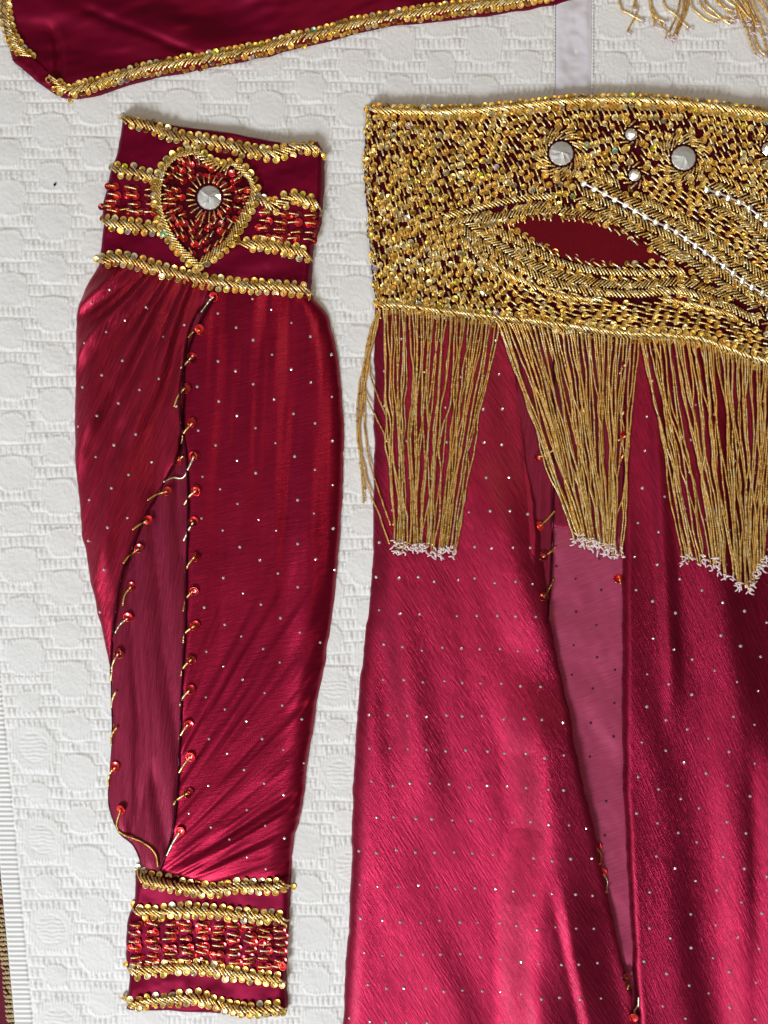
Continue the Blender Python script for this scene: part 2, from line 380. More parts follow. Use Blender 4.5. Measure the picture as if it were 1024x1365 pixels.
patch('inner_panel', sleeve, M['sleeve_inner'], [(240, 380), (296, 380)], [(193, 1160), (225, 1166), (262, 1160)],
      [(240, 380), (226, 480), (214, 560), (190, 640), (168, 720), (150, 790), (146, 852), (149, 905)] + SIL_L2[1:], [(296, 380), (268, 500), (268, 760), (262, 950), (255, 1080), (262, 1160)], h_in,
      label='dull crimson lining showing through the slit')
def h_sl(X, Y, dl, dr, dt, db):
    ang = np.arctan2(X - 300, Y - 250); rr = np.hypot(X - 300, Y - 250)
    f = 3.6 * np.sin(ang * 34 + 1.5 * vnoise(rr / 140, ang * 4, 5)) + 1.4 * np.sin(ang * 71 + 2 * vnoise(rr / 90, ang * 6, 6))
    f = f * sm(460, 520, rr * 0 + 700 - np.maximum(0, rr - 250) * .7 )
    return 2.2 + (15 + f + 2.0 * fbm(X / 50, Y / 110, 2)) * e(dl, 34) * (.72 + .28 * e(dr, 12)) * (.62 + .38 * e(dt, 50)) * (.4 + .6 * e(db, 60))
patch('front_panel', sleeve, M['sleeve_left'], [(134, 348), (200, 354), (245, 364), (286, 380)], [(147, 900), (148, 903), (149, 905)], [(134, 348)] + SIL_L[1:], [(286, 380)] + SLIT_L[1:], h_sl, label='left half of the puffed sleeve, gathered into folds under the cuff')
def h_sr(X, Y, dl, dr, dt, db):
    low = sm(620, 900, Y)
    a = np.arctan2(1230 - Y, X - 120)
    f = (2.0 * fbm(a * 26, (X - 200) / 120, 1, 3)) * low + 2.0 * np.sin(a * 16 + .6) * sm(1000, 1090, Y)
    top = 1.3 * np.sin((X - 250) / 11 + 1.5 * vnoise(X / 40, Y / 120, 3)) * sm(500, 400, Y) + 2.2 * fbm((X + Y * .05) / 28, Y / 330, 6) * sm(950, 600, Y)
    band = 3.2 * np.exp(-((X - 418 + np.maximum(0, Y - 600) * .035) / 17) ** 2) * sm(560, 720, Y)
    return 2.2 + (15 + f + top + band) * (.74 + .26 * e(dl, 10)) * e(dr, 30) * (.62 + .38 * e(dt, 40)) * (.6 + .4 * e(db, 40))
patch('front_panel', sleeve, M['sleeve_right'], [(290, 380), (350, 376), (414, 374)], [(214, 1156), (300, 1178), (388, 1172)], [(290, 380)] + CORD[1:], [(414, 374)] + SIL_R[:-1] + [(388, 1172)], h_sr, label='right half of the puffed sleeve, finely cross crinkled')

def h_cuf(T):
    def h(X, Y, dl, dr, dt, db):
        f = 1.6 * fbm(X / 45, Y / 28, 4) + 1.2 * np.sin((X + 2.2 * Y) / 21 + 2 * vnoise(X / 50, Y / 50, 2))
        return 2 + (T + f) * e(dl, 10) * e(dr, 10) * e(dt, 7) * e(db, 9)
    return h
patch('upper_cuff', sleeve, M['cuff'], [(165, 156), (200, 163), (300, 178), (392, 194), (424, 190)], [(133, 358), (200, 368), (270, 384), (340, 395), (414, 398)],
      [(165, 156), (158, 200), (146, 240), (137, 290), (139, 305), (133, 358)], [(424, 190), (432, 215), (430, 290), (418, 335), (414, 398)], h_cuf(16), 2)
patch('wrist_cuff', sleeve, M['cuff'], [(182, 1158), (230, 1166), (300, 1172), (388, 1162)], [(170, 1344), (233, 1346), (300, 1350), (357, 1353), (381, 1350)],
      [(182, 1158), (179, 1201), (170, 1225), (169, 1277), (173, 1300), (170, 1344)], [(388, 1162), (387, 1213), (382, 1286), (383, 1335), (381, 1350)], h_cuf(13), 2)

for pts in ([(164, 165), (200, 173), (240, 188), (300, 199), (340, 207), (365, 212), (400, 202), (431, 205)],
            [(150, 230), (178, 235), (214, 242)], [(344, 272), (368, 279), (394, 269), (430, 279)],
            [(138, 300), (165, 304), (222, 311)], [(322, 333), (345, 330), (378, 335), (416, 345)],
            [(131, 353), (162, 349), (194, 356), (226, 365), (265, 375), (313, 383), (362, 386), (416, 391)]):
    trim(sleeve, pts)
for pts in ([(184, 1163), (199, 1167), (230, 1174), (267, 1180), (296, 1180), (326, 1175), (360, 1177), (388, 1173)],
            [(180, 1211), (211, 1211), (260, 1208), (296, 1211), (345, 1216), (385, 1220)],
            [(171, 1287), (187, 1289), (230, 1284), (272, 1284), (309, 1291), (345, 1296), (382, 1300)],
            [(170, 1334), (199, 1329), (231, 1326), (267, 1324), (297, 1333), (333, 1340), (382, 1336)]):
    trim(sleeve, pts)

def red_band(rows, name='red_sequin_band'):
    A = Acc(); seqs = []
    for (xa, ya, xb, yb, n, side) in rows:
        for k in range(n):
            t = (k + .5 + random.uniform(-.12, .12)) / n; x = xa + (xb - xa) * t; y = ya + (yb - ya) * t + random.uniform(-1.5, 1.5)
            sl = random.uniform(-.12, .3)
            L = 14 + random.uniform(-2, 2)
            stitch(A, x - L / 2, y - sl * L / 2, x + L / 2, y + sl * L / 2, lift=3.0, r=1.25, pitch=2.6)
            seqs.append((x + side * L * .42, y + sl * L * .3))
    part = A.build(name, M['gold_bead'], sleeve)
    for x, y in seqs:
        sequin(sleeve, part, 'red_sequin', x, y, zat(x, y) + 1.3, .3, random.uniform(.95, 1.1))
        if random.random() < .55: sequin(sleeve, part, 'red_sequin', x + random.uniform(-12, -7), y + random.uniform(-2, 2), zat(x, y) + .9, .25, .95)
red_band([(143, 252 + k * 10.5, 216, 258 + k * 10.5, 3, 1) for k in range(4)] + [(137, 279, 200, 288, 3, 1)])
red_band([(343, 289 + k * 10.5, 424, 293 + k * 11, 4, 1) for k in range(4)])
rb = []
for k in range(6):
    rb += [(172, 1229 + k * 10, 262, 1224 + k * 10 - (2 if k > 3 else 0), 4, 1), (262, 1224 + k * 9.5, 384, 1236 + k * 9.5, 6, 1)]
red_band(rb)

# --- heart
HEART = [(265, 361), (240, 336), (223, 310), (214, 283), (213, 257), (219, 235), (230, 219), (247, 210), (268, 210), (284, 221), (300, 227), (318, 224), (332, 236), (342, 252), (342, 271), (331, 294), (320, 313), (306, 333), (284, 350), (265, 361)]
hq = spline(HEART, 1.5)
hc = np.array([279, 275.0])
heart_pad = []
def in_poly(x, y, P):
    x = np.asarray(x, float); y = np.asarray(y, float); r = np.zeros(x.shape, bool)
    a = P; b_ = np.roll(P, -1, 0)
    for (x0, y0), (x1, y1) in zip(a, b_):
        if y0 == y1: continue
        c = ((y0 > y) != (y1 > y)) & (x < (x1 - x0) * (y - y0) / (y1 - y0) + x0); r ^= c
    return r
# padded heart base: rings shrinking towards the centre
n = 72; ring = resample(hq, n + 1)[:-1]; vs = []; 
for k, (f_, zz) in enumerate([(1.0, 0), (1.0, 3.5), (.9, 5.5), (.6, 6.5), (.25, 6.5), (.02, 6.5)]):
    p = hc + (ring - hc) * f_; z0 = zat(p[:, 0], p[:, 1]) if k == 0 else 17.5 + 0 * p[:, 0]
    vs.append(np.column_stack([p, z0 + zz]))
fs = [(k * n + j, k * n + (j + 1) % n, (k + 1) * n + (j + 1) % n, (k + 1) * n + j) for k in range(5) for j in range(n)]
heart = mesh_obj('heart_motif', np.vstack(vs), np.array(fs)[:, ::-1], M['velvet'], sleeve, label='raised heart of red sequins rimmed with gold beads')
yy, xx = np.mgrid[200:370, 200:350]; ins = in_poly(xx, yy, hq)
Z[200 - ZY0:370 - ZY0, 200 - ZX0:350 - ZX0][ins] = np.maximum(Z[200 - ZY0:370 - ZY0, 200 - ZX0:350 - ZX0][ins], 23.6)
A = Acc(); n = int(length(hq) / 5); c = resample(hq, n + 1)[:-1]; tg = np.roll(c, -1, 0) - np.roll(c, 1, 0); tg /= np.linalg.norm(tg, axis=1)[:, None]
nn = np.stack([-tg[:, 1], tg[:, 0]], 1)
nn *= np.sign(((hc - c) * nn).sum(1))[:, None]
for i in range(n):
    d = 1 if c[i][0] < 265 or i < n * .5 else 1
    p0 = c[i] - nn[i] * 1; p1 = c[i] + nn[i] * 8 - tg[i] * 11
    stitch(A, *p0, *p1, lift=2.2, arch=1.2, r=1.5, zb=23.2)
rim = A.build('bead_rim', M['gold_bead'], heart)
for i in range(0, n, 2):
    p = c[i] - nn[i] * 3.2
    sequin(sleeve, heart, 'gold_sequin', p[0], p[1], 22.8, .3, .95, limit=330)
ST = (283, 270)
A = Acc()
for k in range(22):
    a = k / 22 * 6.283 + .1; r0, r1 = 19, 31 + random.uniform(-2, 2)
    stitch(A, ST[0] + r0 * math.cos(a), ST[1] + r0 * math.sin(a), ST[0] + r1 * math.cos(a + .06), ST[1] + r1 * math.sin(a + .06), lift=2.4, r=1.2, pitch=2.5, zb=24)
ds = []
tries = 0
while len(ds) < 90 and tries < 5000:
    tries += 1; x = random.uniform(214, 342); y = random.uniform(212, 358)
    if not in_poly(np.array([x]), np.array([y]), hc + (ring - hc) * .88)[0]: continue
    if math.hypot(x - ST[0], y - ST[1]) < 20 or any(math.hypot(x - a, y - b_) < 6.6 for a, b_ in ds): continue
    ds.append((x, y))
for x, y in ds:
    sequin(sleeve, heart, 'red_sequin', x, y, 24.6, .42, random.uniform(.8, 1))
    r_ = math.hypot(x - ST[0], y - ST[1])
    if r_ > 33:
        a = math.atan2(y - ST[1], x - ST[0]) + random.uniform(-.3, .3)
        if y > 300: a = math.radians(-60 if x > 265 else -120)
        stitch(A, x, y, x + 9 * math.cos(a), y + 9 * math.sin(a), lift=2.8, r=1.2, pitch=2.5, zb=24)
A.build('bead_rows', M['gold_bead'], heart, kind='stuff')

# --- crystals
def lathe(cx, cy, z0, prof, n, rot=0):
    th = np.linspace(0, 2 * np.pi, n, endpoint=False) + rot
    v = np.vstack([np.stack([cx + r * np.cos(th), cy + r * np.sin(th), np.full(n, z0 + z)], 1) for r, z in prof])
    f = [(k * n + j, k * n + (j + 1) % n, (k + 1) * n + (j + 1) % n, (k + 1) * n + j) for k in range(len(prof) - 1) for j in range(n)]
    return v, np.array(f)[:, ::-1]
def big_stone(parent, x, y, z, R=16, n=14, holes=True, rot=0.2, name='rhinestone'):
    v, f = lathe(x, y, z, [(R, 0), (R, 1.2), (R * .93, 2.6), (R * .5, 2.6 + R * .15), (R * .02, R * .42)], n, rot)
    v[3 * n:4 * n, 2] += rng.uniform(-1.3, 1.3, n)
    f = np.vstack([f[:, [0, 1, 2]], f[:, [0, 2, 3]]])
    o = mesh_obj(name, v, f, M['stone'], parent, smooth=False)
    if holes:
        A = Acc()
        for s in (-1, 1):
            v, f = lathe(x + s * R * .63, y + 1, z + R * .17, [(R * .1, 0), (R * .1, .6), (.05, .65)], 8); A.add(v, f)
        A.build('needle_hole', M['hole'], o)
    return o
def small_stone(parent, x, y, z, R=8, name='rhinestone', mat='stud'):
    v, f = lathe(x, y, z, [(R, 0), (R, R * .12), (R * .62, R * .42), (R * .05, R * .46)], 10, random.random())
    return mesh_obj(name, v, f, M[mat], parent, smooth=False)
big_stone(heart, ST[0], ST[1], 24.5)

# --- slit edging cords and bead loops
def cord(root, pts, r=1.5, lift=0.6, name='beaded_edging'):
    q = resample(spline(pts), int(length(spline(pts)) / 1.4)); z = zat(q[:, 0], q[:, 1])
    k = 9; z = np.convolve(np.pad(z, k // 2, 'edge'), np.ones(k) / k, 'valid') + lift
    rad = np.where(np.arange(len(q)) % 2 == 0, r, r * .7)
    return mesh_obj(name, *tube(np.column_stack([q, z]), rad, 6), M['cord'], root)
cord(sleeve, [(x + 1, y) for x, y in CORD], 1.9, 3)
cord(sleeve, SLIT_L, 1.6, 2)
cord(sleeve, SIL_L2, 1.5, 0)
def loop(root, sx, sy, pts, off=0, red=2):
    q = spline([(sx, sy)] + pts, 1.5); z = zat(q[:, 0], q[:, 1]); z = np.maximum(z, np.convolve(np.pad(z, 3, 'edge'), np.ones(7) / 7, 'valid')) + 2.0 + off
    z[:3] += 1.8
    part = mesh_obj('bead_loop', *beads(np.column_stack([q, z]), 1.65, 2.8, 6), M['gold_bead'], root)
    for k in range(red):
        sequin(root, part, 'red_sequin', sx + random.uniform(-1.5, 1.5), sy + random.uniform(-1.5, 1.5), zat(sx, sy) + 1.4 + off + k * 1.1, .3, 1.22)
    return part
for sx, sy, pts in [
    (288, 399, [(279, 405), (270, 418)]), (270, 443, [(260, 445), (253, 452)]), (258, 479, [(251, 486), (244, 493)]), (250, 519, [(241, 530), (236, 544)]),
    (260, 565, [(248, 578), (243, 592)]), (262, 609, [(254, 625), (245, 637), (232, 637), (221, 643)]), (265, 654, [(255, 662), (247, 673)]), (261, 696, [(253, 708), (246, 721)]),
    (263, 741, [(254, 752), (249, 765)]), (261, 786, [(250, 798), (246, 814)]), (263, 832, [(250, 842), (246, 856)]), (259, 876, [(248, 887), (243, 900)]),
    (256, 917, [(247, 927), (242, 939)]), (254, 962, [(246, 973), (240, 984)]), (257, 1004, [(248, 1016), (240, 1029)]), (254, 1052, [(240, 1061), (232, 1072)]), (243, 1104, [(234, 1118), (225, 1136)]),
    (238, 614, [(246, 608)]), (226, 655, [(212, 659), (200, 667)]), (199, 694, [(190, 699), (181, 706)]), (188, 731, [(178, 738), (169, 750)]), (177, 781, [(169, 792), (166, 807)]), (173, 823, [(163, 831), (156, 843)]),
    (161, 869, [(153, 884), (149, 907)]), (158, 920, [(152, 930), (150, 942)]), (159, 967, [(151, 978), (150, 992)]), (157, 1020, [(148, 1030), (145, 1047)]),
    (164, 1075, [(158, 1100), (172, 1112), (198, 1122), (210, 1135), (213, 1152)])]:
    loop(sleeve, sx, sy, pts)

# --- tiny crystals glued over the cloth
def studs(root, name, mask, a, b_, org, jit=1.6, r=2.0, mat='stud', zoff=0.1, drop=.04):
    A = Acc(); a = np.array(a); b_ = np.array(b_)
    for i in range(-40, 60):
        for j in range(-40, 60):
            x, y = np.array(org) + a * i + b_ * j + rng.normal(0, jit, 2)
            if not (-40 < x < 1080 and 0 < y < 1420) or random.random() < drop: continue
            if not in_poly(np.array([x]), np.array([y]), mask)[0]: continue
            rr = r * random.uniform(.75, 1.1)
            v, f = lathe(0, 0, 0, [(rr, -.6), (rr, rr * .35), (rr * .55, rr * .75), (.05, rr * .8)], 8, random.random())
            R = np.array(Matrix.Rotation(random.gauss(0, .25), 3, (random.gauss(0, 1), random.gauss(0, 1), 0.01))); v = v @ R.T
            A.add(v + [x, y, float(zat(x, y)) + zoff], f)
    return A.build(name, M[mat], root, smooth=False, kind='stuff')
polyR = np.vstack([spline([(x + 12, y + 4) for x, y in CORD[:-1]]), spline([(x - 1, y - 2) for x, y in SIL_R])[::-1]])
polyL = np.vstack([spline([(x + 3, y + 10) for x, y in SIL_L]), spline([(x - 8, y) for x, y in SLIT_L[1:]])[::-1]])
studs(sleeve, 'crystal_studs', polyR, (25.5, 18), (1.5, 58), (366, 475))
studs(sleeve, 'crystal_studs', polyL, (27, -16), (-5, 55), (140, 500))

# ================================================================== 3. skirt
skirt = thing('skirt', 'long crimson crinkled silk skirt dotted with crystals, spreading down from under the gold belt', 'skirt', 760, 900)
def h_inner(X, Y, dl, dr, dt, db):
    return 5.4 + np.clip(2.0 * fbm(X / 50, (Y - X * .3) / 60, 5) + .9 * np.sin((Y - X * .35) / 15 + 2 * vnoise(X / 60, Y / 60, 2)), -3, 2.6)
patch('inner_panel', skirt, M['skirt_inner'], [(640, 400), (840, 400)], [(800, 1440), (870, 1440)], [(640, 400), (690, 700), (740, 1050), (800, 1440)], [(840, 400), (845, 900), (870, 1440)], h_inner,
      label='mauve back layer seen through the slit')
patch('dark_underlay', skirt, M['sleeve_inner'], [(700, 402), (842, 402)], [(728, 700), (760, 706), (785, 718), (842, 722)], [(700, 402), (715, 560), (728, 700)], [(842, 402), (842, 722)],
      lambda X, Y, dl, dr, dt, db: 8.6 + .9 * fbm(X / 14, Y / 90, 4) - 1.2 * (1 - e(db, 6)), label='darker burgundy sheet behind the middle tassel')  # dark sheet added to deepen the tone behind the middle tassel
def h_flap(X, Y, dl, dr, dt, db):
    return 10.4 + .8 * fbm(X / 15, Y / 80, 2) + 2.5 * e(dr, 5) - 2
patch('slit_facing', skirt, M['sleeve_inner'], [(640, 400), (742, 400)], [(690, 900), (724, 900)], [(640, 400), (690, 900)], [(742, 400), (737, 560), (735, 700), (733, 770), (724, 900)], h_flap,
      label='darker folded facing beside the slit')
L_EDGE = [(660, 400), (682, 480), (695, 560), (704, 640), (713, 690), (721, 750), (732, 830), (742, 880), (755, 940), (763, 990), (770, 1023), (785, 1085), (797, 1140), (810, 1200), (825, 1265), (836, 1310), (842, 1335), (846, 1440)]
def ridge(X, Y, path, rise, fall, h, y0, y1, soft=60):
    p = np.array(path, float); xc = np.interp(Y, p[:, 1], p[:, 0]); d = X - xc
    prof = np.where(d < 0, sm(-rise, 0, d), 1 - sm(0, fall, d))
    return h * prof * sm(y0, y0 + soft, Y) * (1 - sm(y1 - soft, y1, Y) if y1 < 1400 else 1)
def h_skl(X, Y, dl, dr, dt, db):
    f = 2.8 * fbm((X - Y * .22) / 70, (Y + .2 * X) / 420, 1, 2) + .5 * np.sin((X - Y * .32) / 13 + 3 * vnoise(X / 120, Y / 200, 2)) * sm(650, 900, Y)
    f = f + ridge(X, Y, [(690, 860), (728, 1000), (735, 1100), (722, 1200), (718, 1420)], 66, 110, 15, 860, 1500, 140)
    f = f + ridge(X, Y, [(742, 1150), (762, 1260), (798, 1420)], 18, 60, 6, 1150, 1500, 80)
    f = f + ridge(X, Y, [(660, 640), (690, 760), (735, 900)], 60, 60, 10, 600, 940, 120)
    f = f + ridge(X, Y, [(528, 720), (545, 900), (560, 1100)], 38, 80, 5, 640, 1150, 120)
    f = f + ridge(X, Y, [(702, 560), (712, 700)], 9, 20, 3, 590, 760, 40)
    return 2.2 + (12 + f) * e(dl, 24) * (.8 + .2 * e(dr, 10)) + 0 * dt
patch('front_panel', skirt, M['skirt_left'], [(500, 400), (580, 400), (660, 400)], [(452, 1440), (650, 1440), (846, 1440)],
      [(500, 400), (499, 560), (496, 760), (483, 880), (473, 1000), (468, 1150), (462, 1280), (457, 1365), (452, 1440)], L_EDGE, h_skl, label='left front panel with a bright lengthwise fold')
R_EDGE = [(829, 400), (828, 600), (828, 900), (829, 1030), (832, 1100), (838, 1200), (843, 1300), (849, 1365), (854, 1440)]
def h_skr(X, Y, dl, dr, dt, db):
    q = X - (Y - 460) * .16
    f = 3.0 * fbm(q / 62, Y / 420, 3, 2) + .7 * np.sin(q / 12 + 2.5 * vnoise(X / 120, Y / 220, 5))
    f = f + ridge(X, Y, [(900, 460), (985, 1000), (1010, 1440)], 50, 60, 7, 500, 1500, 200)
    f = f + ridge(X, Y, [(1040, 900), (1046, 1440)], 50, 60, 17, 900, 1500, 200)
    f = f + ridge(X, Y, [(862, 460), (890, 900)], 14, 20, 3.5, 440, 1000, 160)
    return 2.5 + (15.5 + f) * (.3 + .7 * e(dl, 9)) * e(dr, 30)
patch('front_panel', skirt, M['skirt_right'], [(829, 400), (950, 400), (1150, 400)], [(854, 1440), (1000, 1440), (1200, 1440)], R_EDGE, [(1150, 400), (1180, 900), (1200, 1440)], h_skr, label='right front panel overlapping the slit')

# slit trimmings
cord(skirt, [(736, 440), (737, 560), (736, 690), (733, 770), (727, 830)], 1.6, 1.5)
cord(skirt, [(x + 1.5, y) for x, y in L_EDGE[10:-1]], 1.5, -3)
for sx, sy, pts in [(716, 610, [(727, 606), (737, 600)]), (718, 701, [(728, 692), (738, 681)]), (722, 742, [(730, 737), (740, 729)]), (721, 794, [(729, 786), (737, 771)]),
                    (828, 458, [(822, 470)]), (830, 488, [(824, 500)]), (829, 522, [(824, 536)]), (829, 549, [(825, 562)]), (831, 582, [(822, 588)]), (829, 606, [(824, 618)]), (824, 770, [(826, 778)]),
                    (794, 1128, [(800, 1138), (797, 1146)]), (802, 1162, [(808, 1172), (806, 1184)]), (832, 1296, [(836, 1302), (833, 1312)]), (841, 1349, [(847, 1337), (848, 1322)])]:
    loop(skirt, sx, sy, pts, red=1 if sy not in (742, 1349) else 3)
pl = np.vstack([spline([(512, 440), (505, 560), (502, 760), (490, 880), (480, 1000), (474, 1150), (468, 1280), (462, 1420)]), spline([(x - 10, y) for x, y in L_EDGE])[::-1]])
pr = np.vstack([spline([(x + 10, y) for x, y in R_EDGE]), np.array([(1100, 1440), (1100, 400)])])
studs(skirt, 'crystal_studs', pl, (25.5, .8), (3, 45.3), (581, 771))
studs(skirt, 'crystal_studs', pr, (28, 14), (-4, 46), (868, 802))
studs(skirt, 'crystal_studs', np.array([(738, 730), (822, 730), (824, 1250), (800, 1100), (775, 1010), (750, 900)], float), (28, 17), (-3, 44), (770, 770), r=1.8, mat='stud_back')

# ================================================================== 4. beaded belt with fringe
belt = thing('beaded_belt', 'wide gold sequin and crystal belt with long beaded fringe lying over the skirt', 'belt', 760, 300)
TOPE = [(490, 143), (560, 145), (640, 143), (700, 137), (770, 131), (850, 130), (930, 137), (1024, 150), (1110, 164)]
BOTE = [(503, 416), (560, 421), (650, 433), (700, 438), (760, 446), (830, 456), (880, 458), (930, 464), (970, 478), (1024, 495), (1110, 514)]
LE = [(490, 143), (486, 200), (489, 270), (494, 340), (503, 416)]; RE = [(1110, 164), (1112, 330), (1110, 514)]
def h_belt(X, Y, dl, dr, dt, db):
    hid = sm(380, 440, Y)
    return 2.5 + (16.5 + 1.4 * fbm(X / 70, Y / 60, 1) + 6 * hid) * e(dl, 9) * e(dt, 7) * (.4 + .6 * e(db, 9))
patch('belt_cloth', belt, M['velvet'], TOPE, BOTE, LE, RE, h_belt, 2.5)
LENS = np.array([(672, 304), (688, 299), (710, 296), (745, 296), (790, 304), (830, 322), (860, 338), (880, 350), (862, 353), (830, 355), (790, 353), (745, 341), (705, 322), (684, 310)], float)
patch('satin_insert', belt, M['insert'], [(666, 302), (710, 291), (750, 291), (795, 299), (835, 318), (887, 350)], [(668, 304), (705, 327), (745, 346), (790, 359), (830, 359), (889, 352)],
      [(666, 302), (668, 304)], [(887, 350), (889, 352)], lambda X, Y, dl, dr, dt, db: 20.6 + 1.6 * e(np.minimum(dt, db), 14) + .7 * np.sin((Y - X * .3) / 9) * sm(0, 10, dt), 2)

occ = np.zeros((420, 640), bool)            # y from 110, x from 470
def mark(x, y, r):
    x0, y0 = int(x) - 470, int(y) - 110; r_ = int(math.ceil(r))
    a0, a1, b0, b1 = max(0, y0 - r_), min(420, y0 + r_ + 1), max(0, x0 - r_), min(640, x0 + r_ + 1)
    if a0 >= a1 or b0 >= b1: return
    gy, gx = np.mgrid[a0:a1, b0:b1]; occ[a0:a1, b0:b1] |= (gx - x0) ** 2 + (gy - y0) ** 2 <= r * r
def busy(x, y):
    xi, yi = int(x) - 470, int(y) - 110
    return not (0 <= xi < 640 and 0 <= yi < 420) or occ[yi, xi]
gy, gx = np.mgrid[110:530, 470:1110]; occ |= in_poly(gx, gy, spline(np.vstack([LENS, LENS[:1]]), 3))

for x in range(470, 1110):
    occ[max(0, int(np.interp(x, [p[0] for p in BOTE], [p[1] for p in BOTE])) - 14 - 110):, x - 470] = True
G = Acc(); SEQ = []                          # all gold bead rows of the belt; (x, y, lift, size)
trim(belt, [(x, y + 11) for x, y in TOPE], hw=4.2, pitch=4.6)
trim(belt, [(x, y - 6) for x, y in BOTE], hw=4.2, pitch=4.6)
for c_ in (spline([(x, y + 9) for x, y in TOPE], 3), spline([(x, y - 6) for x, y in BOTE], 3)):
    for x, y in c_: mark(x, y, 9)

# stones and their whirls
for (x, y, R) in ((745, 211, 16), (906, 217, 16), (837, 186, 8), (842, 239, 8), (1018, 205, 9), (1021, 425, 8)):
    z0 = float(zat(x, y))
    if R > 12: big_stone(belt, x, y, z0 + 1.5, R, rot=random.random())
    else: small_stone(belt, x, y, z0 + 1.5, R)
    rings = [(R + 3, 14, R + 5), (R + 11, 13, 20)] if R > 12 else [(R + 2.5, 10, R + 4)]
    for (r0, L, _) in rings:
        n = int(2 * math.pi * r0 / 6.2)
        for k in range(n):
            a = k / n * 6.283 + random.uniform(-.06, .06); a2 = a + .62 * (16 / r0 if r0 > 16 else 1)
            p0 = (x + r0 * math.cos(a), y + r0 * math.sin(a)); p1 = (x + (r0 + 8) * math.cos(a2), y + (r0 + 8) * math.sin(a2))
            stitch(G, *p0, *p1, lift=2.2)
            if k % 2 == 0: SEQ.append((*p1, 1.0, .95))
    mark(x, y, R + (24 if R > 12 else 14))

def chain(pts, step=15.2):
    q = spline(pts); n = int(length(q) / step); c_ = resample(q, n + 1); z = zat(q[:, 0], q[:, 1]) + 2.2
    part = mesh_obj('rhinestone_chain', *tube(np.column_stack([q, z]), 1.5, 6), M['chain'], belt)
    for x, y in c_: small_stone(part, x, y, float(zat(x, y)) + 2.0, 4.6, 'crystal')
def side_rows(pts, offs, step=5.0, seq=None, fwd=1, r=1.45):
    """rows of slanted bead stitches beside a spine: offs = [(from, to, advance), ...], sign picks the side"""
    q = spline(pts); n = int(length(q) / step); c_ = resample(q, n + 1); t = np.gradient(c_, axis=0); t /= np.linalg.norm(t, axis=1)[:, None]
    nr = np.stack([t[:, 1], -t[:, 0]], 1)
    for (o0, o1, adv) in offs:
        for i in range(n + 1):
            p0 = c_[i] + nr[i] * o0 + rng.normal(0, .4, 2); p1 = c_[i] + nr[i] * o1 + t[i] * adv + rng.normal(0, .4, 2)
            mid = (p0 + p1) / 2
            if p0[0] > 1060 or busy(*p0) or busy(*mid): continue
            stitch(G, *p0, *p1, lift=2.0, r=r)
            if seq and random.random() < seq: SEQ.append((p1[0], p1[1], 1.2, .85))
    for (o0, o1, adv) in offs:
        for i in range(n + 1):
            for f_ in np.linspace(0, 1, 5):
                p = c_[i] + nr[i] * (o0 + (o1 - o0) * f_) + t[i] * adv * f_; mark(p[0], p[1], 2.2)
CH1 = [(775, 250), (800, 263), (830, 279), (862, 298), (893, 312), (928, 336), (958, 358), (990, 382), (1021, 402), (1060, 430)]
CH2 = [(937, 258), (965, 268), (995, 284), (1024, 312), (1060, 345)]
chain(CH1); chain(CH2)
for c_ in (CH1, CH2):
    for x, y in spline(c_, 3): mark(x, y, 3)
side_rows(CH1, [(4.5, 14, 9), (-4.5, -14, 9)])
side_rows(CH1, [(25, 15.5, 10), (-25, -15.5, 10)], seq=.12)
side_rows(CH2, [(4.5, 14, 9), (-4.5, -14, 9)])
side_rows(CH2, [(24, 15.5, 10), (-24, -15.5, 10)], seq=.15)
# rims round the opening
UP = [(640, 302), (668, 296), (710, 290), (752, 290), (800, 300), (842, 320), (880, 342), (915, 364), (950, 388), (990, 415), (1050, 450)]
LO = [(655, 306), (680, 318), (712, 335), (750, 352), (795, 362), (840, 364), (875, 364), (905, 362)]
side_rows(UP, [(-1, 9, 8)], 4.3, seq=.25)
side_rows(LO, [(1, -8, 8)], 4.3, seq=.05)
side_rows([(600, 297), (640, 287), (690, 276), (735, 272)], [(1, 10, -9), (-1, -9, -9)], 4.6)
side_rows([(612, 298), (640, 322), (680, 348), (725, 370), (780, 385), (840, 390), (900, 386), (950, 400), (1010, 430), (1050, 448)], [(1, 11, 10), (-1, -11, 10)], 4.6)
side_rows([(608, 320), (640, 352), (690, 380), (740, 400), (800, 407), (880, 407), (960, 425), (1040, 460)], [(6, 0, 12)], 4.8, seq=.25)

